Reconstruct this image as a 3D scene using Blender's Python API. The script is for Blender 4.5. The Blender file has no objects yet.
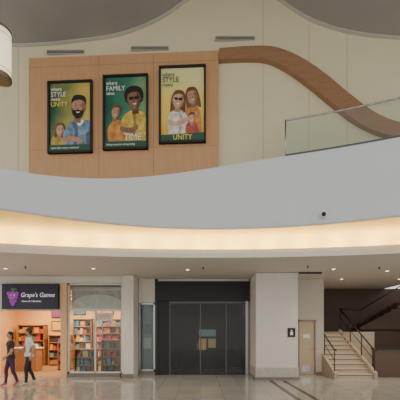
import bpy, bmesh, math, random
from mathutils import Vector, Matrix
random.seed(4)
F=320.0; CX=200.0; HZ=333.0; EYE=1.6
def X(px,d): return (px-CX)*d/F
def Z(py,d): return EYE+(HZ-py)*d/F

# ---------------------------------------------------------------- materials
MATS={}
def mat(name,col,rough=0.6,metal=0.0,emit=None,es=0.0,noise=0.0,nscale=8.0,stretch=(1,1,1),bump=0.0,spec=0.5):
    if name in MATS: return MATS[name]
    m=bpy.data.materials.new(name); m.use_nodes=True
    nt=m.node_tree; b=nt.nodes['Principled BSDF']
    b.inputs['Base Color'].default_value=(*col,1); b.inputs['Roughness'].default_value=rough
    b.inputs['Metallic'].default_value=metal
    b.inputs['Specular IOR Level'].default_value=spec
    if emit:
        b.inputs['Emission Color'].default_value=(*emit,1); b.inputs['Emission Strength'].default_value=es
    tc=nt.nodes.new('ShaderNodeTexCoord'); mp=nt.nodes.new('ShaderNodeMapping')
    mp.inputs['Scale'].default_value=stretch
    nt.links.new(tc.outputs['Object'],mp.inputs['Vector'])
    n=nt.nodes.new('ShaderNodeTexNoise'); n.inputs['Scale'].default_value=nscale; n.inputs['Detail'].default_value=4
    nt.links.new(mp.outputs['Vector'],n.inputs['Vector'])
    r=nt.nodes.new('ShaderNodeValToRGB')
    k=max(noise,0.02)
    r.color_ramp.elements[0].position=0.3; r.color_ramp.elements[1].position=0.7
    r.color_ramp.elements[0].color=(*[c*(1-k) for c in col],1)
    r.color_ramp.elements[1].color=(*[min(1,c*(1+k)) for c in col],1)
    nt.links.new(n.outputs['Fac'],r.inputs['Fac']); nt.links.new(r.outputs['Color'],b.inputs['Base Color'])
    if bump>0:
        bp=nt.nodes.new('ShaderNodeBump'); bp.inputs['Strength'].default_value=bump; bp.inputs['Distance'].default_value=0.01
        nt.links.new(n.outputs['Fac'],bp.inputs['Height']); nt.links.new(bp.outputs['Normal'],b.inputs['Normal'])
    MATS[name]=m; return m
def glass(name,tint=(0.9,0.95,0.95),refl=1.0):
    if name in MATS: return MATS[name]
    m=bpy.data.materials.new(name); m.use_nodes=True; nt=m.node_tree; nt.nodes.clear()
    o=nt.nodes.new('ShaderNodeOutputMaterial'); mx=nt.nodes.new('ShaderNodeMixShader')
    t=nt.nodes.new('ShaderNodeBsdfTransparent'); t.inputs[0].default_value=(*tint,1)
    g=nt.nodes.new('ShaderNodeBsdfGlossy'); g.inputs['Roughness'].default_value=0.03; g.inputs[0].default_value=(refl,refl,refl,1)
    f=nt.nodes.new('ShaderNodeFresnel'); f.inputs[0].default_value=1.45
    nt.links.new(f.outputs[0],mx.inputs[0]); nt.links.new(t.outputs[0],mx.inputs[1]); nt.links.new(g.outputs[0],mx.inputs[2])
    nt.links.new(mx.outputs[0],o.inputs[0]); MATS[name]=m; return m
def ramp_print(name,c0,c1,c2,axis='Z',k=0.42):
    """printed colour blend of the poster artwork (object-space)"""
    m=bpy.data.materials.new(name); m.use_nodes=True; nt=m.node_tree; b=nt.nodes['Principled BSDF']
    b.inputs['Roughness'].default_value=0.35
    tc=nt.nodes.new('ShaderNodeTexCoord'); sp=nt.nodes.new('ShaderNodeSeparateXYZ'); n=nt.nodes.new('ShaderNodeTexNoise')
    n.inputs['Scale'].default_value=1.6; n.inputs['Detail'].default_value=5
    a=nt.nodes.new('ShaderNodeMath'); a.operation='MULTIPLY_ADD'; a.inputs[1].default_value=k
    r=nt.nodes.new('ShaderNodeValToRGB')
    nt.links.new(tc.outputs['Object'],sp.inputs[0]); nt.links.new(tc.outputs['Object'],n.inputs['Vector'])
    nt.links.new(sp.outputs[axis],a.inputs[0]); 
    s=nt.nodes.new('ShaderNodeMath'); s.operation='MULTIPLY_ADD'; s.inputs[1].default_value=0.8; s.inputs[2].default_value=0.1
    nt.links.new(n.outputs['Fac'],s.inputs[0]); nt.links.new(s.outputs[0],a.inputs[2])
    nt.links.new(a.outputs[0],r.inputs[0])
    e=r.color_ramp.elements; e[0].position=.15; e[1].position=.85; e[0].color=(*c0,1); e[1].color=(*c2,1); x=e.new(0.5); x.color=(*c1,1)
    nt.links.new(r.outputs[0],b.inputs['Base Color']); return m

# ---------------------------------------------------------------- mesh builder
class B:
    def __init__(s): s.bm=bmesh.new(); s.mats=[]
    def mi(s,m):
        if m not in s.mats: s.mats.append(m)
        return s.mats.index(m)
    def _set(s,faces,m,smooth=False):
        i=s.mi(m)
        for f in faces: f.material_index=i; f.smooth=smooth
    def box(s,x0,x1,y0,y1,z0,z1,m,bev=0.0,M=None):
        if x0>x1:x0,x1=x1,x0
        if y0>y1:y0,y1=y1,y0
        if z0>z1:z0,z1=z1,z0
        T=Matrix.Translation(((x0+x1)/2,(y0+y1)/2,(z0+z1)/2))@Matrix.Diagonal((x1-x0,y1-y0,z1-z0,1))
        if M: T=M@T
        r=bmesh.ops.create_cube(s.bm,size=1,matrix=T)
        fs=set(f for v in r['verts'] for f in v.link_faces)
        s._set(fs,m)
        if bev>0:
            es=list(set(e for v in r['verts'] for e in v.link_edges))
            bmesh.ops.bevel(s.bm,geom=es,offset=bev,segments=2,affect='EDGES',profile=0.5,material=-1)
    def cyl(s,p0,p1,r0,m,r1=None,seg=14,smooth=True):
        p0=Vector(p0);p1=Vector(p1); d=p1-p0
        if r1 is None:r1=r0
        q=Vector((0,0,1)).rotation_difference(d.normalized()).to_matrix().to_4x4()
        T=Matrix.Translation((p0+p1)/2)@q
        r=bmesh.ops.create_cone(s.bm,cap_ends=True,segments=seg,radius1=r0,radius2=r1,depth=d.length,matrix=T)
        fs=set(f for v in r['verts'] for f in v.link_faces); s._set(fs,m)
        for f in fs:
            if len(f.verts)==4: f.smooth=smooth
    def tube(s,pts,r,m,seg=10):
        for a,b in zip(pts[:-1],pts[1:]): s.cyl(a,b,r,m,seg=seg)
        for p in pts[1:-1]: s.sph(p,(r,r,r),m,8,6)
    def sph(s,c,sc,m,u=16,v=12,M=None):
        T=Matrix.Translation(c)@(M if M else Matrix.Identity(4))@Matrix.Diagonal((*sc,1))
        r=bmesh.ops.create_uvsphere(s.bm,u_segments=u,v_segments=v,radius=1,matrix=T)
        fs=set(f for vv in r['verts'] for f in vv.link_faces); s._set(fs,m,True); return r['verts']
    def prism(s,pts,y0,y1,m,M=None):
        """polygon in xz extruded along y"""
        T=M if M else Matrix.Identity(4)
        a=[s.bm.verts.new(T@Vector((x,y0,z))) for x,z in pts]; b=[s.bm.verts.new(T@Vector((x,y1,z))) for x,z in pts]
        n=len(pts); fs=[s.bm.faces.new(a),s.bm.faces.new(b[::-1])]
        for i in range(n): fs.append(s.bm.faces.new((a[i],b[i],b[(i+1)%n],a[(i+1)%n])))
        bmesh.ops.recalc_face_normals(s.bm,faces=fs); s._set(fs,m)
    def strip(s,rows,m,smooth=True):
        V=[[s.bm.verts.new(p) for p in r] for r in rows]; fs=[]
        for i in range(len(V)-1):
            for j in range(len(V[0])-1):
                fs.append(s.bm.faces.new((V[i][j],V[i][j+1],V[i+1][j+1],V[i+1][j])))
        s._set(fs,m,smooth); return fs
    def mesh(s,me,m=None,M=None):
        if M: me.transform(M)
        old=set(s.bm.faces); s.bm.from_mesh(me)
        if m: s._set([f for f in s.bm.faces if f not in old],m)
    def text(s,body,size,M,m,align='LEFT',ext=0.002,shear=0,sx=1):
        cu=bpy.data.curves.new('t','FONT'); cu.body=body; cu.size=size; cu.align_x=align; cu.extrude=ext; cu.shear=shear
        cu.space_line=0.85; cu.resolution_u=3
        ob=bpy.data.objects.new('t',cu); bpy.context.scene.collection.objects.link(ob)
        dg=bpy.context.evaluated_depsgraph_get(); me=bpy.data.meshes.new_from_object(ob.evaluated_get(dg))
        R=Matrix.Rotation(math.radians(90),4,'X')
        s.mesh(me,m,M@R@Matrix.Diagonal((sx,1,1,1)))
        bpy.data.objects.remove(ob); bpy.data.curves.remove(cu); bpy.data.meshes.remove(me)
    def done(s,name,M=None,parent=None):
        me=bpy.data.meshes.new(name); s.bm.to_mesh(me); s.bm.free()
        for m in s.mats: me.materials.append(m)
        ob=bpy.data.objects.new(name,me); bpy.context.scene.collection.objects.link(ob)
        if M: ob.matrix_world=M
        if parent: ob.parent=parent
        return ob
def cr(pts,n=8):
    out=[]; P=[pts[0]]+list(pts)+[pts[-1]]
    for i in range(1,len(P)-2):
        p0,p1,p2,p3=[Vector(q) for q in P[i-1:i+3]]
        for k in range(n):
            t=k/n
            out.append(tuple(0.5*((2*p1)+(p2-p0)*t+(2*p0-5*p1+4*p2-p3)*t*t+(3*p1-p0-3*p2+p3)*t**3)))
    out.append(tuple(pts[-1])); return out
def lin(tab,x):
    if x<=tab[0][0]: return tab[0][1]
    for (a,b),(c,d) in zip(tab[:-1],tab[1:]):
        if x<=c: return b+(d-b)*(x-a)/(c-a)
    return tab[-1][1]

# ---------------------------------------------------------------- palette
cream=mat('cream_paint',(0.70,0.63,0.42),0.7,noise=0.02,nscale=1.5)
fasc=mat('fascia_white_paint',(0.64,0.66,0.69),0.6,noise=0.02,nscale=1)
white=mat('white_paint',(0.72,0.68,0.61),0.6)
soff=mat('soffit_paint',(0.66,0.55,0.33),0.7)
lowceil=mat('lower_ceiling_paint',(0.70,0.65,0.58),0.7)
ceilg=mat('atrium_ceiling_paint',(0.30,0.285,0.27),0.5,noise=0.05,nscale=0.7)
wood=mat('maple_veneer',(0.55,0.31,0.15),0.5,noise=0.05,nscale=2.5,stretch=(6,6,.6))
wood2=mat('walnut_band_veneer',(0.31,0.165,0.085),0.4,noise=0.12,nscale=3,stretch=(1,6,6))
groove=mat('groove_shadow_gap',(0.30,0.17,0.09),0.8)
dark=mat('dark_bronze',(0.02,0.02,0.022),0.35,metal=0.3)
brass=mat('lantern_brass',(0.30,0.22,0.12),0.35,metal=0.7)
black=mat('black_paint',(0.010,0.010,0.012),0.5)
steel=mat('brushed_steel',(0.45,0.46,0.47),0.3,metal=0.9)
alum=mat('mullion_aluminium',(0.10,0.10,0.10),0.4,metal=0.6)
vent=mat('vent_dark',(0.07,0.065,0.06),0.6)
gl=glass('clear_glass'); glg=glass('rail_glass',(0.80,0.90,0.86)); gld=glass('smoked_glass',(0.66,0.68,0.67),.6)
base=mat('base_stone',(0.20,0.17,0.15),0.3,noise=0.2,nscale=20)

# ---------------------------------------------------------------- floor
fm=bpy.data.materials.new('polished_tile'); fm.use_nodes=True; nt=fm.node_tree; pb=nt.nodes['Principled BSDF']
tc=nt.nodes.new('ShaderNodeTexCoord'); br=nt.nodes.new('ShaderNodeTexBrick'); br.offset=0
br.inputs['Scale'].default_value=1; br.inputs['Brick Width'].default_value=0.6; br.inputs['Row Height'].default_value=0.6
br.inputs['Mortar Size'].default_value=0.006
br.inputs['Color1'].default_value=(0.52,0.51,0.48,1); br.inputs['Color2'].default_value=(0.46,0.45,0.425,1); br.inputs['Mortar'].default_value=(0.28,0.27,0.25,1)
nt.links.new(tc.outputs['Object'],br.inputs['Vector']); 
no=nt.nodes.new('ShaderNodeTexNoise'); no.inputs['Scale'].default_value=14; no.inputs['Detail'].default_value=6
mx=nt.nodes.new('ShaderNodeMix'); mx.data_type='RGBA'; mx.blend_type='MULTIPLY'; mx.inputs[0].default_value=0.25
nt.links.new(tc.outputs['Object'],no.inputs['Vector']); nt.links.new(br.outputs['Color'],mx.inputs[6]); nt.links.new(no.outputs['Color'],mx.inputs[7])
nt.links.new(mx.outputs[2],pb.inputs['Base Color']); pb.inputs['Roughness'].default_value=0.08; pb.inputs['IOR'].default_value=1.6
b=B(); b.box(-11,11,-6,17,-0.2,0,fm); b.done('floor')
redt=mat('dark_red_tile',(0.07,0.025,0.022),0.2,noise=0.2,nscale=12)
b=B()
for x in (2.36,2.80): b.box(x-0.06,x+0.06,-5,10.7,0.0005,0.004,redt)
b.done('floor_accent_strip')

# ---------------------------------------------------------------- balcony edge
def d_f(x): return 8.41-(0.061 if x<0.3 else 0.048)*(x-0.3)**2
def d_l(x): return 8.8-0.021*(x-0.3)**2
topz=[]
for px,py in [(-60,158),(0,168),(35,174),(80,178),(125,178),(170,174),(218,167),(260,160),(300,154),(350,146),(400,137),(450,127)]:
    x=0
    for _ in range(20): x=X(px,d_f(x))
    topz.append((x,Z(py,d_f(x))))
topz=[(p[0],p[1]) for p in cr(topz,6)]
def tz(x): return lin(topz,x)
ZB=4.36; N=90
XS=[-8.6+17.2*i/N for i in range(N+1)]
WALLD=lambda x: 9.36-0.047*x if x<6 else 9.08
b=B()
b.strip([[(x,d_f(x),ZB) for x in XS],[(x,d_f(x),tz(x)) for x in XS],[(x,d_f(x)+0.14,tz(x)) for x in XS],[(x,max(d_f(x)+0.2,WALLD(x)-.15),tz(x)-0.02) for x in XS]],fasc,False)
rows=[]
for k in range(7):
    a=math.pi*k/6
    rows.append([(x,d_f(x)+0.04-0.05*math.sin(a)-0.0,ZB+0.02-0.05*math.cos(a)) for x in XS])
b.strip(rows,fasc)
b.done('balcony_fascia')
b=B()
rows=[[(x,d_f(x)+0.04,ZB-0.03) for x in XS],[(x,d_f(x)+0.06,ZB+0.02) for x in XS]]
def d_c(x): return d_l(x)+0.75
for k in range(9):
    a=math.pi/2*k/8
    rows.append([(x,d_c(x)-0.35+0.35*math.sin(a),ZB+0.02-0.35+0.35*math.cos(a)) for x in XS])
rows.append([(x,d_c(x),3.70) for x in XS])
b.strip(rows,soff); b.done('cove_soffit')
b=B()
ZL=3.67
b.strip([[(x,d_c(x)+0.02,3.71) for x in XS],[(x,d_l(x)+0.08,3.71) for x in XS],[(x,d_l(x)+0.08,3.90) for x in XS],[(x,d_l(x),3.90) for x in XS],[(x,d_l(x)-0.02,3.80) for x in XS],[(x,d_l(x),ZL) for x in XS]],white,False)
b.done('cove_lip_trim')
b=B(); b.strip([[(x,d_l(x),ZL) for x in XS],[(x,15.6,ZL) for x in XS]],lowceil,False); b.done('ceiling_lower')
tube=mat('cove_tube',(1,0.8,0.5),0.5,emit=(1,0.66,0.3),es=3)
lamp_par=bpy.data.objects.new('cove_light_strip',None); bpy.context.scene.collection.objects.link(lamp_par)
b=B()
for i in range(-7,8):
    x=i*0.95+0.1; y=d_l(x)+0.26; b.cyl((x-0.42,d_l(x-0.42)+.26,3.745),(x+0.42,d_l(x+.42)+.26,3.745),0.02,tube)
    L=bpy.data.lights.new('cove_lamp','AREA'); L.shape='RECTANGLE'; L.size=0.6; L.size_y=0.08; L.energy=20; L.color=(1,0.71,0.25)
    o=bpy.data.objects.new('cove_lamp',L); o.location=(x,y+.22,3.80); o.rotation_euler=(math.radians(180-14),0,0)
    bpy.context.scene.collection.objects.link(o); o.parent=lamp_par
b.done('tubes',parent=lamp_par)

# ---------------------------------------------------------------- upper wall
ceilpts=[(-120,36),(-20,38),(30,40),(75,38),(120,33),(160,19),(190,0),(230,-22),(258,-12),(280,8),(310,28),(350,42),(400,49),(460,52),(540,52)]
cprof=[]
for px,py in cr(ceilpts,6):
    d=9.4; cprof.append((X(px,d),Z(py,d)))
def cz(x): return lin(cprof,x)
XW=[-9+18*i/120 for i in range(121)]
b=B()
b.strip([[(x,WALLD(x),4.5) for x in XW],[(x,WALLD(x),cz(x)+0.1) for x in XW]],cream)
jm=mat('plaster_joint',(0.52,0.47,0.33),0.8)
for px in (263,308,345,12):
    x=X(px,9.3); b.box(x-0.010,x+0.010,WALLD(x)-0.004,WALLD(x)+0.01,4.6,cz(x),jm)
b.done('wall_back_upper')
b=B()
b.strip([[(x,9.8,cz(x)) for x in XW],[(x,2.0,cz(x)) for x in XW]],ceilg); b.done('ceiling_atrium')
trimc=mat('ceiling_trim',(0.5,0.48,0.42),0.5)
b=B(); b.strip([[(x,WALLD(x)-0.10,cz(x)+0.02) for x in XW],[(x,WALLD(x)-0.10,cz(x)-0.03) for x in XW],[(x,WALLD(x)-.005,cz(x)-0.03) for x in XW]],trimc,False); b.done('trim_1')

# wood feature panel
PX0,PX1=X(30,9.5),X(218,9.2); n=40
xs=[PX0+(PX1-PX0)*i/n for i in range(n+1)]
pd=lambda x: WALLD(x)-0.13
ptop=8.13+1.6
b=B()
b.strip([[(x,WALLD(x)-.003,5.2) for x in xs],[(x,pd(x),5.2) for x in xs],[(x,pd(x),ptop) for x in xs],[(x,WALLD(x)-.003,ptop) for x in xs]],wood,False)
for x in (PX0,PX1): b.box(x-0.01,x+0.01,pd(x)-0.005,WALLD(x)-.003,5.2,ptop+.01,wood)
for px in (97,153):
    x=X(px,9.2); b.box(x-0.006,x+0.006,pd(x)-0.002,pd(x)+0.02,5.2,ptop,groove)
for z in (7.0,9.45):
    b.strip([[(x,pd(x)-.002,z-.005) for x in xs],[(x,pd(x)-.002,z+.005) for x in xs]],groove,False)
b.done('wood_feature_panel')
# curved wood band
up=cr([(219.5,46),(250,45),(275,47),(300,58),(325,76),(350,98),(375,117),(400,127),(440,135),(500,140)],6)
lo=cr([(219.5,57),(250,57),(270,60),(290,71),(312,88),(335,108),(355,124),(378,136),(400,141),(440,147)],6)
m_=min(len(up),len(lo)); b=B()
U=[];Lw=[]
for i in range(0,m_):
    iu=up[i]; il=lo[i]
    U.append((X(iu[0],9.1),Z(iu[1],9.1))); Lw.append((X(il[0],9.1),Z(il[1],9.1)))
def bd(x): return WALLD(x)-0.17
b.strip([[(x,WALLD(x)-.002,z) for x,z in U],[(x,bd(x),z) for x,z in U],[(x,bd(x),z) for x,z in Lw],[(x,WALLD(x)-.002,z) for x,z in Lw]],wood2,False)
b.done('curved_wood_band')
# vents
for (a,c,py) in [(47,85,53),(131,169,49.5),(215,255,39.5)]:
    dd=9.36-.047*X((a+c)/2,9.4)
    x0,x1=X(a,dd),X(c,dd); z=Z(py,dd); y=WALLD((x0+x1)/2)
    b=B(); b.box(x0,x1,y-0.05,y-.012,z-0.055,z+0.055,trimc)
    b.box(x0+.02,x1-.02,y-0.055,y-.012,z-0.042,z+0.042,vent)
    for k in range(2): b.box(x0+.02,x1-.02,y-0.065,y-0.045,z-0.02+k*0.035,z-0.013+k*0.035,trimc)
    b.done('air_vent')

# ---------------------------------------------------------------- posters
def pm_(n,c,k=.22): return mat('print_'+n,c,.4,noise=k,nscale=7)
skinA=pm_('skin_a',(0.47,0.26,0.165)); skinAs=pm_('skin_a_shade',(0.28,0.14,0.085)); skinB=pm_('skin_b',(0.25,0.13,0.075)); skinBs=pm_('skin_b_shade',(0.13,0.06,0.035)); skinC=pm_('skin_c',(0.62,0.37,0.24)); skinCs=pm_('skin_c_shade',(0.43,0.23,0.14))
hair=pm_('hair',(0.02,0.015,0.012)); bhair=pm_('brown_hair',(0.16,0.07,0.03),.4); pw=mat('print_white',(0.85,0.85,0.8),0.4); py_=mat('print_yellow',(0.85,0.66,0.10),0.4)
por=mat('print_orange',(0.8,0.25,0.05),0.4); pgreen=mat('print_green',(0.02,0.09,0.05),0.4)
def ell(cx,cz_,rx,rz,a0=0,a1=360,n=24,rot=0):
    r=[]
    for i in range(n+1 if a1-a0<360 else n):
        t=math.radians(a0+(a1-a0)*i/n); x=rx*math.cos(t); z=rz*math.sin(t); c=math.cos(rot);s=math.sin(rot)
        r.append((cx+x*c-z*s,cz_+x*s+z*c))
    return r
YK=lambda k: -0.05-0.003*k
def smooth_poly(pts,n=5):
    q=cr(list(pts)+[pts[0]],n); return q[:-1]
def printed_head(b,cx,cz_,s,skin,shade,hm,tilt=0,style='short',beard=False,k0=4,shades=False):
    P=lambda pts,m,k: b.prism(pts,YK(k0+k),YK(k0+k)+0.0025,m,M=Matrix.Translation((cx,0,cz_))@Matrix.Rotation(tilt,4,'Y')@Matrix.Diagonal((s,1,s,1)))
    if style=='long': P(smooth_poly([(-.20,-.36),(-.20,.05),(-.13,.24),(0,.29),(.14,.24),(.21,.04),(.23,-.34),(.10,-.30),(-.08,-.30)]),hm,0)
    if style=='curly': P(smooth_poly([(-.20,-.02),(-.22,.14),(-.15,.27),(0,.32),(.16,.27),(.23,.14),(.20,-.04),(.1,-.1),(-.1,-.1)]),hm,0)
    P([(-.075,-.34),(.085,-.34),(.07,-.1),(-.06,-.1)],shade,.5)
    for q in (-.15,.15): P(ell(q,-.01,.022,.045),shade,.8)
    P(smooth_poly([(-.145,.10),(-.14,-.05),(-.095,-.18),(0,-.235),(.095,-.18),(.14,-.05),(.145,.10),(.08,.21),(-.08,.21)]),skin,1)
    P(smooth_poly([(.06,.16),(.14,.09),(.135,-.05),(.085,-.18),(.02,-.225),(.07,-.1),(.09,.0)]),shade,1.5)
    if beard: P(smooth_poly([(-.14,-.02),(-.12,-.15),(-.05,-.225),(0,-.25),(.06,-.225),(.12,-.15),(.14,-.02),(.11,-.06),(.06,-.06),(0,-.05),(-.06,-.06),(-.11,-.06)]),hm,2)
    P(smooth_poly([(-.155,.06),(-.16,.17),(-.10,.27),(.02,.285),(.13,.25),(.165,.15),(.155,.06),(.12,.14),(.03,.175),(-.07,.16),(-.13,.12)]),hm,2.2)
    P(smooth_poly([(-.045,-.095),(0,-.10),(.05,-.092),(.02,-.12),(-.02,-.12)]),pw,3)
    P([(-.006,.02),(.012,.02),(.022,-.045),(.0,-.052),(-.014,-.045)],shade,2.8)
    if shades:
        for q in (-.062,.062): P(smooth_poly([(q-.055,.06),(q+.05,.06),(q+.04,.0),(q-.04,.0)]),hair,3.2)
    else:
        for q in (-.06,.06):
            P(smooth_poly([(q-.028,.035),(q,.046),(q+.028,.035),(q,.026)]),hair,3.2); P(smooth_poly([(q-.036,.064),(q,.08),(q+.036,.066),(q,.072)]),hm,3)
def poster(pxa,pxb,pya,pyb,bg,kind):
    d=9.2; x0,x1=X(pxa,d),X(pxb,d); z1,z0=Z(pya,d),Z(pyb,d); W=x1-x0; H=z1-z0
    xc=(x0+x1)/2; b=B()
    b.box(-W/2,W/2,-0.045,0.0,-H/2,H/2,bg)
    t=0.055
    for (a,c,e,f) in [(-W/2,W/2,-H/2,-H/2+t),(-W/2,W/2,H/2-t,H/2),(-W/2,-W/2+t,-H/2,H/2),(W/2-t,W/2,-H/2,H/2)]:
        b.box(a,c,-0.098,0.0,e,f,black)
    P=lambda pts,m,k: b.prism(pts,YK(k),YK(k)+0.0025,m)
    S=lambda pts,m,k: P(smooth_poly(pts,4),m,k)
    w=W/2-t; h=H/2-t
    if kind==0:
        den=pm_('denim',(.17,.27,.38),.5); dens=pm_('denim_dark',(.08,.13,.20),.4)
        S([(-w+.03,-h+.16),(-w+.05,-.62),(-.42,-.50),(-.16,-.52),(-.08,-h+.16)],pm_('mustard_cloth',(.5,.36,.08),.4),1.5)
        printed_head(b,-.30,-.36,.72,skinC,skinCs,bhair,.15,'long',k0=1.8)
        S([(-.16,-h+.14),(-.20,-.50),(-.04,-.22),(.14,-.08),(.40,-.10),(w-.01,-.20),(w-.01,-h+.14)],den,4)
        S([(.06,-.16),(.16,-.50),(.12,-h+.2),(.20,-h+.2),(.24,-.5),(.20,-.2)],dens,4.6)
        S([(.16,-.10),(.28,-.28),(.42,-.11)],pw,4.8)
        S([(w-.14,-.5),(w-.1,-.86),(w-.02,-.9),(w-.02,-.45)],dens,4.7)
        S([(-.20,-.62),(.08,-.56),(.34,-.66),(.36,-.78),(.10,-.72),(-.20,-.76)],skinA,5)
        printed_head(b,.25,.26,1.30,skinA,skinAs,hair,.08,'short',True,k0=5)
        P([(-w,-h),(w,-h),(w,-h+.17),(-w,-h+.17)],pgreen,12)
        b.text('open late every weekend',.085,Matrix.Translation((-w+.06,YK(13.2),-h+.055)),pw,sx=.95)
        for s_,sz,m,z in [('where',0.15,pw,0.70),('STYLE',0.20,pw,0.53),('meets',0.14,pw,0.41),('UNITY',0.20,py_,0.24)]: b.text(s_,sz,Matrix.Translation((-w+0.05,YK(14),z+0.05)),m,sx=0.85)
    elif kind==1:
        ys=pm_('yellow_shirt',(.62,.44,.09),.4); ys2=pm_('yellow_shirt_fold',(.38,.23,.04),.35)
        S([(-.20,-h+.14),(-.18,-.45),(-.06,-.12),(.16,.04),(.40,.02),(w-.01,-.14),(w-.01,-h+.14)],ys,2)
        S([(.18,0),(.24,-.3),(.18,-.7),(.28,-.7),(.32,-.3),(.3,.0)],ys2,2.6)
        printed_head(b,.25,.36,1.25,skinB,skinBs,hair,-.1,'curly',k0=3,shades=True)
        S([(-.50,-.90),(-.52,-.5),(-.40,-.28),(-.24,-.22),(-.10,-.30),(-.04,-.55),(-.06,-.90)],pm_('orange_cloth',(.6,.24,.07),.35),6)
        S([(-.14,-.40),(.14,-.46),(.34,-.38),(.36,-.50),(.16,-.60),(-.14,-.54)],skinB,7)
        printed_head(b,-.28,.0,.78,skinA,skinAs,bhair,.2,'short',k0=7)
        P([(-w,-h),(w,-h),(w,-h+.17),(-w,-h+.17)],pgreen,12)
        b.text('bring everyone along today',.08,Matrix.Translation((-w+.06,YK(13.2),-h+.055)),pw,sx=.95)
        for s_,sz,m,z,x in [('where',0.15,pw,0.78,0),('FAMILY',0.20,pw,0.61,0),('takes',0.14,pw,0.49,0),('TIME',0.28,pw,-0.83,0.52)]:
            b.text(s_,sz,Matrix.Translation((-w+0.05+x,YK(14),z)),m,sx=0.85)
    else:
        wc=pm_('white_cloth',(.72,.68,.60),.25); oc=pm_('orange_cloth',(.6,.24,.07),.35); rc=pm_('red_cloth',(.42,.09,.06),.35)
        S([(.05,-.88),(.04,-.3),(.16,-.08),(.32,-.04),(.48,-.14),(.54,-.5),(.5,-.88)],oc,2)
        printed_head(b,.28,.22,.95,skinA,skinAs,bhair,-.12,'long',k0=2.4)
        S([(-.40,-.88),(-.42,-.38),(-.28,-.20),(-.10,-.16),(.08,-.24),(.16,-.5),(.14,-.88)],wc,6)
        S([(-.12,-.2),(-.08,-.5),(-.14,-.85),(-.06,-.85),(.0,-.5),(-.03,-.2)],pm_('cloth_fold',(.5,.45,.38),.3),6.4)
        printed_head(b,-.12,.12,1.0,skinC,skinCs,bhair,.12,'long',k0=6,shades=True)
        S([(-.40,-.42),(-.20,-.50),(.18,-.36),(.42,-.22),(.42,-.32),(.20,-.47),(-.18,-.62),(-.42,-.54)],skinC,9.5)
        S([(.10,-.88),(.10,-.62),(.26,-.52),(.42,-.6),(.46,-.88)],rc,9); printed_head(b,.27,-.42,.6,skinC,skinCs,bhair,0,'short',k0=9.4)
        P([(-w,-h),(w,-h),(w,-h+.22),(-w,-h+.17)],pgreen,12)
        for s_,sz,m,z,x in [('where',0.16,pgreen,0.80,0),('STYLE',0.21,pgreen,0.63,0),('meets',0.15,pgreen,0.51,0),('UNITY',0.22,py_,-1.03,0.3)]:
            b.text(s_,sz,Matrix.Translation((-w+0.05+x,YK(14),z)),m,sx=0.85)
    yaw=math.atan(-0.047)
    M=Matrix.Translation((xc,pd(xc)-0.004,(z0+z1)/2))@Matrix.Rotation(yaw,4,'Z')
    return b.done('framed_poster',M)
poster(45,91,77,150,ramp_print('print_bg_1',(0.02,0.10,0.06),(0.32,0.30,0.08),(0.65,0.48,0.12),'X',.55),0)
poster(102,148,73,148,ramp_print('print_bg_2',(0.02,0.09,0.07),(0.05,0.20,0.12),(0.22,0.36,0.16),'X',.5),1)
poster(159,206,66,143,ramp_print('print_bg_3',(0.80,0.42,0.04),(0.90,0.66,0.14),(0.75,0.70,0.35)),2)

# ---------------------------------------------------------------- glass railing
b=B(); xr=[2.22+ (7.6-2.22)*i/24 for i in range(25)]
b.strip([[(x,d_f(x)+0.07,tz(x)+0.03) for x in xr],[(x,d_f(x)+0.07,tz(x)+0.93) for x in xr]],glg)
b.tube([(x,d_f(x)+0.07,tz(x)+0.96) for x in xr],0.022,steel)
b.strip([[(x,d_f(x)+0.04,tz(x)+.005) for x in xr],[(x,d_f(x)+0.04,tz(x)+0.07) for x in xr],[(x,d_f(x)+0.10,tz(x)+0.07) for x in xr],[(x,d_f(x)+0.10,tz(x)+.005) for x in xr]],alum,False)
for i in (0,12,24):
    x=xr[i]; b.cyl((x,d_f(x)+0.07,tz(x)+.005),(x,d_f(x)+0.07,tz(x)+0.97),0.02,steel)
b.done('glass_railing')

# security camera
x=X(320,8.2); y=d_f(x)-.045; z=Z(214,y-0.05)
b=B(); b.cyl((x,y+0.02,z),(x,y-0.04,z),0.07,white); b.sph((x,y-0.04,z-0.0),(0.055,0.06,0.055),black); b.cyl((x,y-.02,z-.06),(x,y-.02,z-.09),.03,white)
b.done('security_camera')

# pendant lantern
d=7.0; r=0.24; x=X(10.5,d)-r; z0,z1=Z(79,d),Z(31,d)
lum=mat('lantern_diffuser',(0.85,0.78,0.62),0.5,emit=(1,0.84,0.56),es=1.0)
b=B(); b.cyl((x,d,z0+0.03),(x,d,z1-0.03),r*0.95,lum,seg=32)
b.cyl((x,d,z0+.0),(x,d,z0+0.05),r,brass,seg=32); b.cyl((x,d,z0-0.03),(x,d,z0),r*0.7,brass,r1=r,seg=32)
b.cyl((x,d,z0+.14),(x,d,z0+0.15),r*.97,brass,seg=32); b.cyl((x,d,z1-.16),(x,d,z1-.15),r*.97,brass,seg=32)
b.cyl((x,d,z1-0.05),(x,d,z1),r,brass,seg=32); b.cyl((x,d,z1),(x,d,z1+0.06),r,brass,r1=0.05,seg=32)
b.cyl((x,d,z1+.05),(x,d,cz(x)-0.02),0.012,brass); b.cyl((x,d,cz(x)-0.08),(x,d,cz(x)-.005),0.08,brass)
b.done('pendant_lantern')

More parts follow.
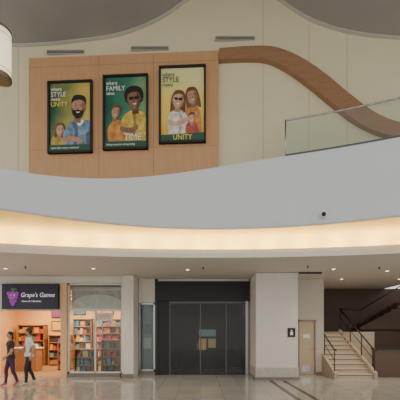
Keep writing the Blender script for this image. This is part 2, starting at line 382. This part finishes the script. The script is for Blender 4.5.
# ---------------------------------------------------------------- ground-floor storefronts
D1=11.6; D2=12.2
peach=mat('jamb_peach_paint',(0.75,0.48,0.25),0.6)
b=B()
b.box(-11,-7.4,D1,D1+.3,0,ZL-.01,white)
b.box(-7.4,-2.80,D1,D1+0.3,3.42,ZL-.01,white)
b.box(-7.4,-5.05,D1+.05,D1+0.28,2.42,3.42,white)
b.box(-5.05,-4.83,D1-0.02,D1+0.3,0,3.42,peach)
b.box(-4.83,-2.9,D1,D1+0.3,0,0.12,base)
b.done('wall_shopfront')
b=B(); b.box(-2.76,-2.36,D1-0.25,D2+.2,0,ZL-.02,white,bev=0.01); b.box(-2.79,-2.36,D1-.28,D1+.05,0.005,0.15,base)
b.box(-2.79,-2.34,D1-.28,D1+.05,3.3,3.36,white); b.done('pilaster')

b=B(); fr=white
xa,xb=-4.82,-2.82; za,zb=0.13,3.41
b.box(xa,xb,D1+0.10,D1+0.12,za,zb,gl)
for x in (xa+.03,xb-.03): b.box(x-.03,x+.03,D1+.06,D1+.16,za,zb,fr)
xm=(xa+xb)/2; b.box(xm-.025,xm+.025,D1+.06,D1+.16,za,2.42,fr)
for z in (za+.03,zb-.03): b.box(xa,xb,D1+.06,D1+.16,z-.03,z+.03,fr)
b.box(xa,xb,D1+.05,D1+.17,2.40,2.48,fr)
b.done('window_1')
# printed valance with a shallow arc hanging inside the transom
b=B(); val=mat('valance_print',(.42,.33,.24),.6,noise=.35,nscale=3); val2=mat('valance_light',(.62,.58,.50),.6,noise=.1)
b.box(-4.78,-2.86,D1+.34,D1+.36,2.5,3.19,val)
b.prism([(-4.78,2.5),(-2.86,2.5),(-2.86,2.62)]+[(-3.82+.96*math.cos(math.radians(a)),2.62+.42*math.sin(math.radians(a))) for a in range(10,175,8)]+[(-4.78,2.62)],D1+.32,D1+.335,val2)
b.done('window_valance')
b=B(); sx0,sx1=X(2,D1-.1),X(58,D1-.1); sz1,sz0=Z(284,D1-.1),Z(309,D1-.1)
navy=mat('sign_navy',(0.018,0.014,0.04),0.35); purp=mat('grape_purple',(0.22,0.03,0.30),0.4,emit=(0.4,0.05,0.5),es=0.3); grn=mat('leaf_green',(0.05,0.3,0.05),0.5)
swh=mat('sign_letters',(0.75,0.7,0.8),0.4,emit=(0.8,0.75,0.9),es=0.5)
b.box(sx0,sx1,D1-0.12,D1+.04,sz0,sz1,navy,bev=0.01)
for a,c,e,f in ((sx0,sx1,sz0,sz0+.03),(sx0,sx1,sz1-.03,sz1)): b.box(a,c,D1-.135,D1-.11,e,f,dark)
gx=sx0+0.42; gz=(sz0+sz1)/2-0.02
for i,(dx,dz) in enumerate([(-.14,.12),(0,.14),(.14,.12),(-.10,0.0),(.10,0.0),(0,-.0),(-.05,-.13),(.06,-.13),(0,-.24)]): b.sph((gx+dx,D1-.14,gz+dz),(.085,.04,.085),purp,12,8)
b.sph((gx+.05,D1-.16,gz+.27),(.13,.02,.045),grn,12,8); b.cyl((gx,D1-.14,gz+.2),(gx+.03,D1-.14,gz+.36),.012,grn)
for q in (-.06,.06): b.sph((gx+q,D1-.185,gz+.06),(.035,.012,.04),pw,10,8); b.sph((gx+q,D1-.197,gz+.06),(.015,.008,.018),black,8,6)
b.prism(ell(gx,gz-.03,.08,.05,180,360),D1-.195,D1-.185,por)
b.text("Grape's Games",0.225,Matrix.Translation((sx0+.68,D1-.13,gz+.0)),swh,shear=0.2,sx=0.88)
b.text("Games & Collectibles",0.09,Matrix.Translation((sx0+.72,D1-.13,gz-.18)),swh,sx=0.9)
b.done('shop_sign')
shopw=mat('shop_wall_paint',(0.72,0.45,0.21),0.7); shopf=mat('shop_floor',(0.38,0.24,0.14),0.35,noise=.15)
b=B(); b.box(-9.2,-2.95,16.0,16.1,0,3.2,shopw); b.done('wall_shop_back')
b=B(); b.box(-9.3,-9.2,11.9,16.1,0,3.3,shopw); b.done('wall_shop_left')
b=B(); b.box(-2.95,-2.85,12.45,16.1,0,3.6,shopw); b.box(-2.95,-2.78,D1+.3,12.45,0,3.6,shopw); b.done('wall_shop_right')
b=B(); b.box(-9.2,-2.95,11.9,16.0,3.2,3.3,white); b.done('ceiling_shop')
b=B(); b.box(-9.2,-2.95,11.62,16.0,0.001,0.01,shopf); b.done('floor_shop')
goods=[mat('box_%d'%i,c,0.45) for i,c in enumerate([(0.42,0.05,0.04),(0.05,0.12,0.34),(0.65,0.45,0.10),(0.08,0.22,0.12),(0.7,0.66,0.55),(0.25,0.06,0.25),(0.6,0.25,0.07),(0.04,0.035,0.035),(0.08,0.25,0.35),(.30,.17,.10)])]
shelfw=mat('shelf_wood',(0.36,0.19,0.09),0.5,noise=.15,stretch=(1,1,8))
def shelf(x0,x1,y0,y1,h,rows,name='merchandise_shelf',fill=1.0):
    b=B(); b.box(x0,x1,y1-.03,y1,0.01,h,shelfw)
    b.box(x0,x0+.03,y0,y1,0.012,h,shelfw); b.box(x1-.03,x1,y0,y1,0.012,h,shelfw)
    for k in range(rows+1):
        z=0.08+(h-.1)*k/rows; b.box(x0,x1,y0,y1,z-.015,z+.015,shelfw)
        if k<rows:
            x=x0+.05; gap=(h-.1)/rows-.05
            while x<x1-.25:
                w=random.uniform(.07,.24); hh=gap*random.uniform(.45,.95)
                if random.random()<fill: b.box(x,x+w*.93,y0+.03+random.uniform(0,.06),y1-.05,z+.015,z+.015+hh,random.choice(goods))
                x+=w+(random.uniform(0,.1) if fill<1 else 0)
    return b.done(name)
shelf(-8.9,-7.6,15.6,15.98,2.0,5); shelf(-7.4,-6.3,15.6,15.98,1.5,4); shelf(-6.2,-5.3,15.6,15.98,2.3,6); shelf(-5.2,-3.0,15.6,15.98,2.3,6)
shelf(-6.1,-5.5,13.7,14.1,1.2,3,fill=.9); shelf(-4.1,-3.2,13.4,13.75,1.9,6)
shelf(-4.76,-3.92,12.1,12.35,1.0,3,'window_display_shelf',.95); shelf(-3.75,-3.0,12.1,12.35,1.35,4,'window_display_shelf',.95)
b=B()
for i,(xx,zz) in enumerate([(-7.1,1.95),(-7.1,2.6),(-6.0,2.75),(-4.6,2.75),(-3.6,2.75)]):
    b.box(xx-.3,xx+.3,15.95,15.995,zz-.25,zz+.25,dark); b.box(xx-.26,xx+.26,15.94,15.95,zz-.21,zz+.21,goods[(i*3+2)%9])
b.done('wall_pictures')
b=B(); b.box(-7.7,-6.75,13.2,13.7,0.01,0.95,shelfw); b.box(-7.75,-6.7,13.15,13.75,0.95,1.0,white)
b.box(-7.35,-7.05,13.42,13.46,1.08,1.32,black,bev=.005); b.box(-7.22,-7.18,13.42,13.48,1.0,1.1,black); b.box(-7.3,-7.1,13.36,13.54,1.0,1.02,black); b.box(-6.98,-6.82,13.3,13.5,1.0,1.12,goods[4]); b.done('sales_counter')
xs0=X(101,D1+.4)+.1; b=B(); b.box(xs0-.35,xs0+.35,D1+.38,D1+.40,2.05,2.35,pw); b.cyl((xs0-.3,D1+.39,2.35),(xs0-.3,D1+.39,3.19),.004,steel); b.cyl((xs0+.3,D1+.39,2.35),(xs0+.3,D1+.39,3.19),.004,steel)
b.text('OPEN',0.2,Matrix.Translation((xs0-.27,D1+.375,2.13)),por); b.done('hanging_window_sign')
emw=mat('luminaire_panel',(1,.9,.7),0.5,emit=(1,.75,.45),es=6)
for i,(x,y) in enumerate([(-7.6,13),(-5.6,13),(-3.9,13),(-7.6,14.8),(-5.6,14.8),(-3.9,14.8)]):
    b=B(); b.box(x-.3,x+.3,y-.3,y+.3,3.16,3.195,white); b.box(x-.26,x+.26,y-.26,y+.26,3.15,3.162,emw); o=b.done('ceiling_light')
    L=bpy.data.lights.new('lamp','AREA'); L.size=.5; L.energy=60; L.color=(1,.68,.38)
    l=bpy.data.objects.new('lamp',L); l.location=(x,y,3.13); bpy.context.scene.collection.objects.link(l); l.parent=o

# vacant unit
b=B()
b.box(-2.34,-1.72,D2,D2+.2,2.76,ZL-.01,white); b.box(-2.34,-1.72,D2,D2+.2,0,0.14,base); b.box(-1.71,-1.605,D2-.02,D2+.2,0,ZL-.01,dark)
b.done('wall_display_bay')
b=B(); b.box(-2.34,-1.72,D2+.08,D2+.1,.15,2.75,gl)
for x in (-2.31,-1.75): b.box(x-.03,x+.03,D2+.04,D2+.14,.15,2.75,steel)
for z in (.18,2.72,): b.box(-2.34,-1.72,D2+.04,D2+.14,z-.03,z+.03,steel)
b.done('window_2')
b=B(); grey=mat('grey_green_board',(0.22,0.25,0.21),0.6)
b.box(-2.55,-1.62,D2+.3,D2+.34,0,3.4,grey); b.box(-2.2,-1.9,D2+.28,D2+.30,1.55,1.95,mat('notice_dark',(.1,.12,.12),.4)); b.box(-2.2,-1.9,D2+.28,D2+.3,1.0,1.4,mat('notice_light',(.4,.4,.35),.4)); b.done('display_backboard')
b=B(); b.box(-1.6,1.86,D2-.06,D2+.2,2.83,3.56,black); b.box(-1.6,1.86,D2-.08,D2-.06,2.83,2.87,dark); b.box(-1.6,1.86,D2-.08,D2-.06,3.50,3.56,dark); b.box(-1.6,1.86,D2,D2+.2,3.56,ZL-.01,white); 
b.done('shopfront_header')
b=B(); xa,xb=-1.60,1.80
b.box(xa,-1.18,D2+.02,D2+.16,0.002,2.82,black); b.box(xb-.06,xb+.05,D2+.02,D2+.16,0.002,2.82,steel)
b.box(-1.18,xb,D2+.04,D2+.16,2.72,2.82,alum)
for x in (-1.15,.02,1.0): b.box(x-.022,x+.022,D2+.03,D2+.15,0.002,2.72,alum)
b.box(-1.14,0.0,D2+.05,D2+.13,0.002,.10,dark); b.box(.04,1.75,D2+.05,D2+.13,0.002,.08,dark)
b.box(-1.14,1.75,D2+.09,D2+.1,.08,2.72,gld)
for x in (-.1,.14): b.cyl((x,D2-.02,.95),(x,D2-.02,1.25),.012,steel); b.cyl((x,D2-.02,.97),(x,D2+.06,.97),.01,steel); b.cyl((x,D2-.02,1.23),(x,D2+.06,1.23),.01,steel)
b.done('glass_entrance_door')
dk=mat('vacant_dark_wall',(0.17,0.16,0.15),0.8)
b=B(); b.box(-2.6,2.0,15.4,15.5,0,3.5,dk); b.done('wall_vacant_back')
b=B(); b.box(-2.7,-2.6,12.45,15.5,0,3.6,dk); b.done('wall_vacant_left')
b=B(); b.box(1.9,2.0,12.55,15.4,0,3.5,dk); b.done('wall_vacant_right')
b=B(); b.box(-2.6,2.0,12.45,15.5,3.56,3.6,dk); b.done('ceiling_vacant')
b=B(); b.box(-.1,.75,14.2,14.3,0.06,1.9,dk); b.box(-.05,.28,14.15,14.2,.85,1.35,mat('reflection_warm',(0.5,.3,.15),.5,emit=(1,.5,.2),es=.4)); b.box(.36,.7,14.15,14.2,.95,1.35,mat('reflection_warm2',(0.5,.4,.25),.5,emit=(1,.7,.4),es=.25)); b.box(-.05,.7,14.15,14.2,1.45,1.75,mat('reflection_cool',(.3,.35,.4),.5,emit=(.5,.6,.7),es=.25)); b.box(-.2,.85,14.1,14.5,0.001,.06,dk); b.done('reflection_panels')  # added glowing panels imitate reflections of lit things in the entrance glass
b=B(); b.box(-1.6,-1.0,14.6,15.2,0.001,.75,dk); b.box(-1.65,-.95,14.55,15.25,.75,.79,mat('table_top',(.3,.26,.2),.4)); b.done('display_table')
for xx,en in ((-.9,30),(1.0,30)):  # two lights added to make the dark interior faintly visible
    b=B(); b.cyl((xx,13.6,3.54),(xx,13.6,3.558),.09,white); b.cyl((xx,13.6,3.535),(xx,13.6,3.541),.06,emw); o=b.done('ceiling_light')
    L=bpy.data.lights.new('lamp','SPOT'); L.energy=en; L.spot_size=math.radians(140); L.spot_blend=.6; L.color=(1,.8,.6); l=bpy.data.objects.new('lamp',L); l.location=(xx,13.6,3.5); bpy.context.scene.collection.objects.link(l); l.parent=o

# column
b=B(); cx0,cx1=X(256,10.9),X(298,10.9)
b.box(cx0,cx1,10.9,D2+.3,0.001,ZL-.01,white,bev=0.015); b.box(cx0-.02,cx1+.02,10.88,D2-.01,0.001,.42,mat('column_base_stone',(0.50,.46,.41),.35,noise=.12,nscale=15),bev=.008); b.box(cx0-.03,cx1+.03,10.86,D2-.02,0.001,.1,base)
b.done('column')
b=B(); x=X(291.5,10.88); b.box(x-.13,x+.13,10.875,10.897,Z(337,10.88),Z(328,10.88),black,bev=.004); zc=Z(332.5,10.88)
b.prism(ell(x,zc+.06,.03,.03),10.868,10.875,pw); b.box(x-.05,x+.05,10.868,10.875,zc-.09,zc+.02,pw); b.done('wall_plaque')

# service door wall
b=B(); wg=mat('corridor_paint',(0.60,.54,.46),.65)
b.box(3.38,3.74,D2,D2+.2,0,ZL-.01,wg); b.box(3.74,4.42,D2,D2+.2,2.105,ZL-.01,wg); b.box(4.42,4.72,D2,D2+.2,0,ZL-.01,wg); b.box(4.60,4.70,D2+.2,14.88,0,ZL-.01,wg); b.done('wall_service')
b=B(); dm=mat('door_beige',(0.56,.45,.32),.5); fm2=mat('door_frame_paint',(0.32,.27,.22),.5)
b.box(3.79,4.37,D2+.05,D2+.1,0.01,2.05,dm,bev=.004)
for a,c in ((3.745,3.79),(4.37,4.415)): b.box(a,c,D2-.02,D2+.15,0.002,2.1,fm2)
b.box(3.745,4.415,D2-.02,D2+.15,2.05,2.1,fm2); b.cyl((4.30,D2+.05,1.0),(4.30,D2-.02,1.0),.015,steel); b.cyl((4.30,D2-.02,1.0),(4.19,D2-.02,1.0),.012,steel)
b.box(3.9,4.26,D2+.035,D2+.05,.1,.35,steel); b.box(3.95,4.2,D2+.04,D2+.05,1.4,1.55,pw); b.done('door_1')
d=10.9; x=X(321,d); z=Z(265,d)
b=B(); er=mat('exit_red',(.6,.03,.02),.4,emit=(1,.06,.03),es=1.5)
b.box(x-.12,x+.12,d-.04,d+.04,z-.13,z+.1,dark); b.cyl((x,d,z+.1),(x,d,ZL-.002),.012,dark); b.box(x-.75,x+.02,d-.03,d+.03,z-.30,z-.20,dark); b.cyl((x,d,z-.3),(x,d,z-.1),.015,dark)
b.text('EXIT',.13,Matrix.Translation((x-.11,d-.045,z-.06)),er,sx=.72,ext=.003); b.box(x-.11,x+.11,d-.045,d-.04,z-.11,z-.085,er); b.done('exit_sign')

# ---------------------------------------------------------------- stairs
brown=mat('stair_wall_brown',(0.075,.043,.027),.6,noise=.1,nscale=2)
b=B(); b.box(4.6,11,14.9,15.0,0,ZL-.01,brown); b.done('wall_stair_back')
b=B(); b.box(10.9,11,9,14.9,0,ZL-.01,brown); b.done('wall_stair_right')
tread=mat('stair_stone',(0.58,.49,.37),.4,noise=.08,nscale=12); nose=mat('stair_nosing',(0.14,.12,.10),.5); cheek=mat('stair_cheek',(0.42,.34,.25),.55); brownt=mat('upper_stair_brown',(.12,.075,.05),.5)
sx0,sx1=4.74,6.02; ns=10; rh=.165; td=.28; y0=11.15
b=B()
for i in range(ns):
    b.box(sx0,sx1,y0+i*td,y0+ns*td+.05,i*rh+.002,(i+1)*rh-.03,tread); b.box(sx0,sx1,y0+i*td-.03,y0+(i+1)*td,(i+1)*rh-.03,(i+1)*rh,tread)
    b.box(sx0+.02,sx1-.02,y0+i*td-.033,y0+i*td-.0,(i+1)*rh-.055,(i+1)*rh-.028,nose)
ye=y0+ns*td; b.box(sx0,7.6,ye,14.88,0.002,ns*rh,tread)
T=Matrix.Rotation(math.radians(90),4,'Z')
b.prism([(y0-.1,0.002),(ye,0.002),(ye,ns*rh+.12),(y0-.1,.22)],-(sx1+.12),-sx1,cheek,M=T)
sl=rh*ns/(ye-y0)
b.prism([(y0-.1,0.002),(D2-.01,0.002),(D2-.01,.22+(D2-y0)*sl),(y0-.1,.22)],-sx0,-(sx0-.10),cheek,M=T)
for i in range(8):
    b.box(7.0+i*td,7.0+8*td+.6,ye+.1,14.86,ns*rh+i*rh,ns*rh+(i+1)*rh,brownt)
b.box(7.0,10.8,ye+.02,ye+.1,0.002,ns*rh+.1,brown)
b.prism([(7.0,ns*rh+.05),(9.6,ns*rh+.05),(9.6,ns*rh+8*rh+.2),(7.0,ns*rh+.2)],ye+.02,ye+.1,brown)
z=lambda y: .22+(y-y0)*sl
for x,yend in ((sx0-.05,D2-.1),(sx1+.06,ye)):
    b.tube([(x,y0-.12,1.0),(x,y0+.1,z(y0+.1)+.78),(x,yend,z(yend)+.78)],.025,dark)
    b.tube([(x,y0+.0,z(y0)+.42),(x,yend,z(yend)+.42)],.013,dark)
    y=y0
    while y<=yend+.01:
        b.cyl((x,y,z(y)-.05),(x,y,z(y)+.79),.018,dark); y+=.9
b.tube([(sx1+.06,ye,z(ye)+.78),(7.0,ye-.02,ns*rh+.95),(9.4,ye-.02,ns*rh+.95+8*rh*1.1)],.025,dark)
b.done('staircase')
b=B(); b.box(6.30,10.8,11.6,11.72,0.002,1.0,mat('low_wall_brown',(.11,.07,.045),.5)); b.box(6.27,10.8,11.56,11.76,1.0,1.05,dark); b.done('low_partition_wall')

b=B(); b.box(-11,-7.4,D1-.03,D1-.001,0.001,.15,base); b.done('baseboard_left')
b=B(); b.box(4.42,4.62,D2-.03,D2-.001,0.001,.12,base); b.box(3.4,3.73,D2-.03,D2-.001,0.001,.12,base); b.done('baseboard_right')

dl=mat('downlight_lens',(1,.95,.85),.4,emit=(1,.85,.62),es=4)
for x,y in [(-6.2,10.2),(-3.4,10.2),(-.4,10.4),(4.3,10.3),(6.2,10.6),(5.4,12.2),(7.6,12.2)]:
    b=B(); b.cyl((x,y,ZL-.018),(x,y,ZL-.002),.08,white,seg=20); b.cyl((x,y,ZL-.022),(x,y,ZL-.016),.05,dl,seg=20); o=b.done('recessed_downlight')
    L=bpy.data.lights.new('lamp','SPOT'); L.energy=110; L.spot_size=math.radians(115); L.spot_blend=.8; L.shadow_soft_size=.06; L.color=(1,.78,.52)
    l=bpy.data.objects.new('lamp',L); l.location=(x,y,ZL-.04); bpy.context.scene.collection.objects.link(l); l.parent=o
for x,y in [(-5.4,9.9),(0.1,10.0),(3.3,9.8),(5.6,10.0)]:
    b=B(); b.cyl((x,y,ZL-.002),(x,y,ZL-.06),.015,dark); b.cyl((x,y,ZL-.06),(x,y,ZL-.07),.04,dark); b.done('fire_sprinkler')

# ---------------------------------------------------------------- people
def skin_mesh(verts,edges,rad,sub=2,root=0):
    me=bpy.data.meshes.new('sk'); me.from_pydata(verts,edges,[]); ob=bpy.data.objects.new('sk',me)
    bpy.context.scene.collection.objects.link(ob)
    md=ob.modifiers.new('s','SKIN'); md.use_smooth_shade=True
    if not me.skin_vertices: me.skin_vertices.new()
    for i,r in enumerate(rad):
        sv=me.skin_vertices[0].data[i]; sv.radius=r if isinstance(r,tuple) else (r,r); sv.use_root=(i==root)
    s=ob.modifiers.new('d','SUBSURF'); s.levels=sub; s.render_levels=sub
    dg=bpy.context.evaluated_depsgraph_get(); dg.update()
    out=bpy.data.meshes.new_from_object(ob.evaluated_get(dg)); bpy.data.objects.remove(ob); return out
def person(name,loc,yaw,scale,J,mats,hairlen,headturn=0,female=False):
    """figure faces -Y locally; J holds joint positions for both sides"""
    skin,top,pants,shoe,hairm=mats
    V=[];E=[];R=[];SEG=[]
    def v(p,r): V.append(p);R.append(r);return len(V)-1
    pel=v((0,0,.93),(.135,.10)); wa=v((0,0,1.07),(.115 if female else .13,.09)); ch=v((0,-.01,1.24),(.145,.105)); uc=v((0,0,1.37),(.12,.085)); nk=v((0,0,1.455),.05); hb=v((0,-.015,1.53),.055)
    def e(a,b,m,t=None,m2=None): E.append((a,b)); SEG.append((Vector(V[a]),Vector(V[b]),m,t,m2))
    e(pel,wa,top)
    e(wa,ch,top); e(ch,uc,top); e(uc,nk,top,.55,skin); e(nk,hb,skin)
    hands=[]
    for s,k in ((-1,'L'),(1,'R')):
        sh=v((s*.155,0,1.37),.06); el=v(J['el'+k],.042); wr=v(J['wr'+k],.027)
        e(uc,sh,top); e(sh,el,top,J.get('sleeve',.75),skin); e(el,wr,skin if J.get('sleeve',.75)<1 else top)
        hp=v((s*.085,0,.87),.092); kn=v(J['kn'+k],.06); cf=v(tuple(Vector(J['kn'+k])*.62+Vector(J['an'+k])*.38+Vector((0,.015,0))),.054); an=v(J['an'+k],.036); 
        td_=Vector(J.get('toe'+k,(0,-.16,-.04))); to=v(tuple(Vector(J['an'+k])+td_),(.036,.028)); hl=v(tuple(Vector(J['an'+k])+Vector((0,.035,-.03))),.035)
        e(pel,hp,pants); e(hp,kn,pants); e(kn,cf,pants); e(cf,an,pants,.9,shoe); e(an,to,shoe); e(an,hl,shoe)
        hands.append((s,Vector(J['wr'+k]),(Vector(J['wr'+k])-Vector(J['el'+k])).normalized()))
    me=skin_mesh(V,E,R,2,0)
    b=B(); idx={m:b.mi(m) for m in (skin,top,pants,shoe,hairm)}
    b.mesh(me); 
    for f in b.bm.faces:
        c=f.calc_center_median(); best=1e9
        for A,Bv,m,t,m2 in SEG:
            ab=Bv-A; q=max(0,min(1,(c-A).dot(ab)/ab.length_squared)); dd=(c-(A+ab*q)).length
            if dd<best: best=dd; mm=m2 if (t is not None and q>t) else m
        if .86<c.z<1.0 and abs(c.x)<.2 and mm in(top,pants): mm=top if c.z>.90 else pants
        f.material_index=idx[mm]; f.smooth=True
    ring=[(math.cos(a)*.152,math.sin(a)*.118) for a in [i*math.pi/12 for i in range(24)]]
    b.strip([[(x*1.0,y,.99) for x,y in ring+ring[:1]],[(x*1.08,y*1.08,.88) for x,y in ring+ring[:1]]],top)
    H=Matrix.Translation((0,-.02,1.60))@Matrix.Rotation(headturn,4,'Z')
    hv=b.sph((0,0,0),(.073,.092,.112),skin,24,18)
    for q in hv:
        if q.co.z<-.02: k=1+ (q.co.z+.02)*2.2; q.co.x*=k; q.co.y=q.co.y*k-.012*(1-k)
        if q.co.y<-.05 and abs(q.co.x)<.02 and -.03<q.co.z<.02: q.co.y-=.006
        q.co=H@q.co
    for c,sc,m in [((0,-.094,-.012),(.011,.016,.02),skin),((-.03,-.08,.01),(.012,.007,.007),pw),((.03,-.08,.01),(.012,.007,.007),pw),((-.03,-.086,.01),(.005,.004,.006),black),((.03,-.086,.01),(.005,.004,.006),black),
                   ((0,-.084,-.05),(.022,.007,.007),mat('lips',(.45,.16,.13),.5)),((-.073,.0,-.005),(.01,.02,.03),skin),((.073,.0,-.005),(.01,.02,.03),skin),((-.03,-.084,.028),(.018,.006,.004),hairm),((.03,-.084,.028),(.018,.006,.004),hairm)]:
        vs=b.sph(c,sc,m,10,8)
        for q in vs: q.co=H@q.co
    vs=b.sph((0,.014,.022),(.083,.098,.108),hairm,24,16)
    for q in vs:
        if q.co.y<-.045 and q.co.z<.06: q.co.y=-.045+ (q.co.y+.045)*.1
        if q.co.z<-.03: q.co.z=-.03+(q.co.z+.03)*.8; 
        if q.co.z<.0 and q.co.y<.02: q.co.y=max(q.co.y,.005)
        q.co=H@q.co
    if hairlen>0:
        vs=b.sph((0,.055,-.03-hairlen/2),(.07,.045,.05+hairlen/2),hairm,18,12)
        for q in vs: q.co=H@q.co
    for s,w,dr in hands:
        zax=-dr; xax=Vector((0,1,0)).cross(zax); 
        if xax.length<.1: xax=Vector((1,0,0))
        xax.normalize(); yax=zax.cross(xax)
        Rm=Matrix((xax,yax,zax)).transposed().to_4x4(); T=Matrix.Translation(w)@Rm
        b.sph(T@Vector((0,0,-.05)),(.015,.038,.05),skin,14,10,M=Rm)
        for i,(yy,ln) in enumerate(((-.028,.068),(-.010,.078),(.009,.072),(.026,.056))):
            ix=-s*.012
            pts=[(0,yy*.8,-.06),(0,yy,-.09),(ix,yy,-.09-ln*.5),(ix*2.4,yy,-.09-ln*.92)]
            fm_=skin_mesh([tuple(T@Vector(p)) for p in pts],[(0,1),(1,2),(2,3)],[.009,.009,.008,.0065],1)
            b.mesh(fm_,skin)
        pts=[(0,-.025,-.025),(-s*.008,-.048,-.05),(-s*.014,-.055,-.078),(-s*.018,-.05,-.1)]
        b.mesh(skin_mesh([tuple(T@Vector(p)) for p in pts],[(0,1),(1,2),(2,3)],[.012,.011,.009,.007],1),skin)
    zmin=min(v_.co.z for v_ in b.bm.verts)
    for f in b.bm.faces: f.smooth=True
    M=Matrix.Translation((loc[0],loc[1],0.003-zmin*scale))@Matrix.Rotation(yaw,4,'Z')@Matrix.Scale(scale,4)
    return b.done(name,M)
sk=mat('skin_tone',(.48,.28,.19),.55); 
stride=dict(elL=(-.21,.10,1.12),wrL=(-.22,.02,.90),elR=(.21,-.04,1.11),wrR=(.21,-.20,.95),
            knL=(-.095,-.10,.50),anL=(-.10,-.11,.09),knR=(.095,.03,.47),anR=(.09,.17,.13),toeR=(0,-.13,-.085),toeL=(0,-.16,-.045),sleeve=.7)
stride2=dict(elR=(.21,.10,1.13),wrR=(.21,.03,.90),elL=(-.21,-.06,1.12),wrL=(-.17,-.25,1.03),
            knR=(.09,-.10,.50),anR=(.09,-.10,.09),knL=(-.09,.03,.47),anL=(-.09,.18,.12),toeL=(0,-.13,-.08),toeR=(0,-.16,-.045),sleeve=.7)
person('walking_woman',(X(13.5,9.9),9.75),math.radians(-40),.97,stride,
   (sk,mat('charcoal_shirt',(.03,.03,.035),.8),mat('plum_leggings',(.07,.025,.08),.7),mat('pink_shoe',(.5,.08,.22),.5),mat('black_hair',(.012,.01,.01),.6)),.10,headturn=.2,female=True)
person('walking_man',(X(29,9.9),9.9),math.radians(-50),1.035,stride2,
   (sk,mat('white_shirt',(.80,.80,.79),.8),mat('black_trousers',(.022,.018,.03),.7),mat('white_shoe',(.5,.5,.5),.5),mat('brown_hair',(.05,.03,.02),.6)),.0,headturn=-.2)

# ---------------------------------------------------------------- light + camera
w=bpy.data.worlds.new('atrium_daylight'); bpy.context.scene.world=w; w.use_nodes=True
nt=w.node_tree; bg=nt.nodes['Background']; bg.inputs[0].default_value=(1,.975,.925,1); bg.inputs[1].default_value=1.2
cam=bpy.data.cameras.new('camera'); co=bpy.data.objects.new('camera',cam); bpy.context.scene.collection.objects.link(co)
co.location=(0,0,EYE); co.rotation_euler=(math.radians(90),0,0); cam.sensor_width=36; cam.lens=36*F/400; cam.shift_y=(HZ-200)/400
cam.clip_end=100
bpy.context.scene.camera=co
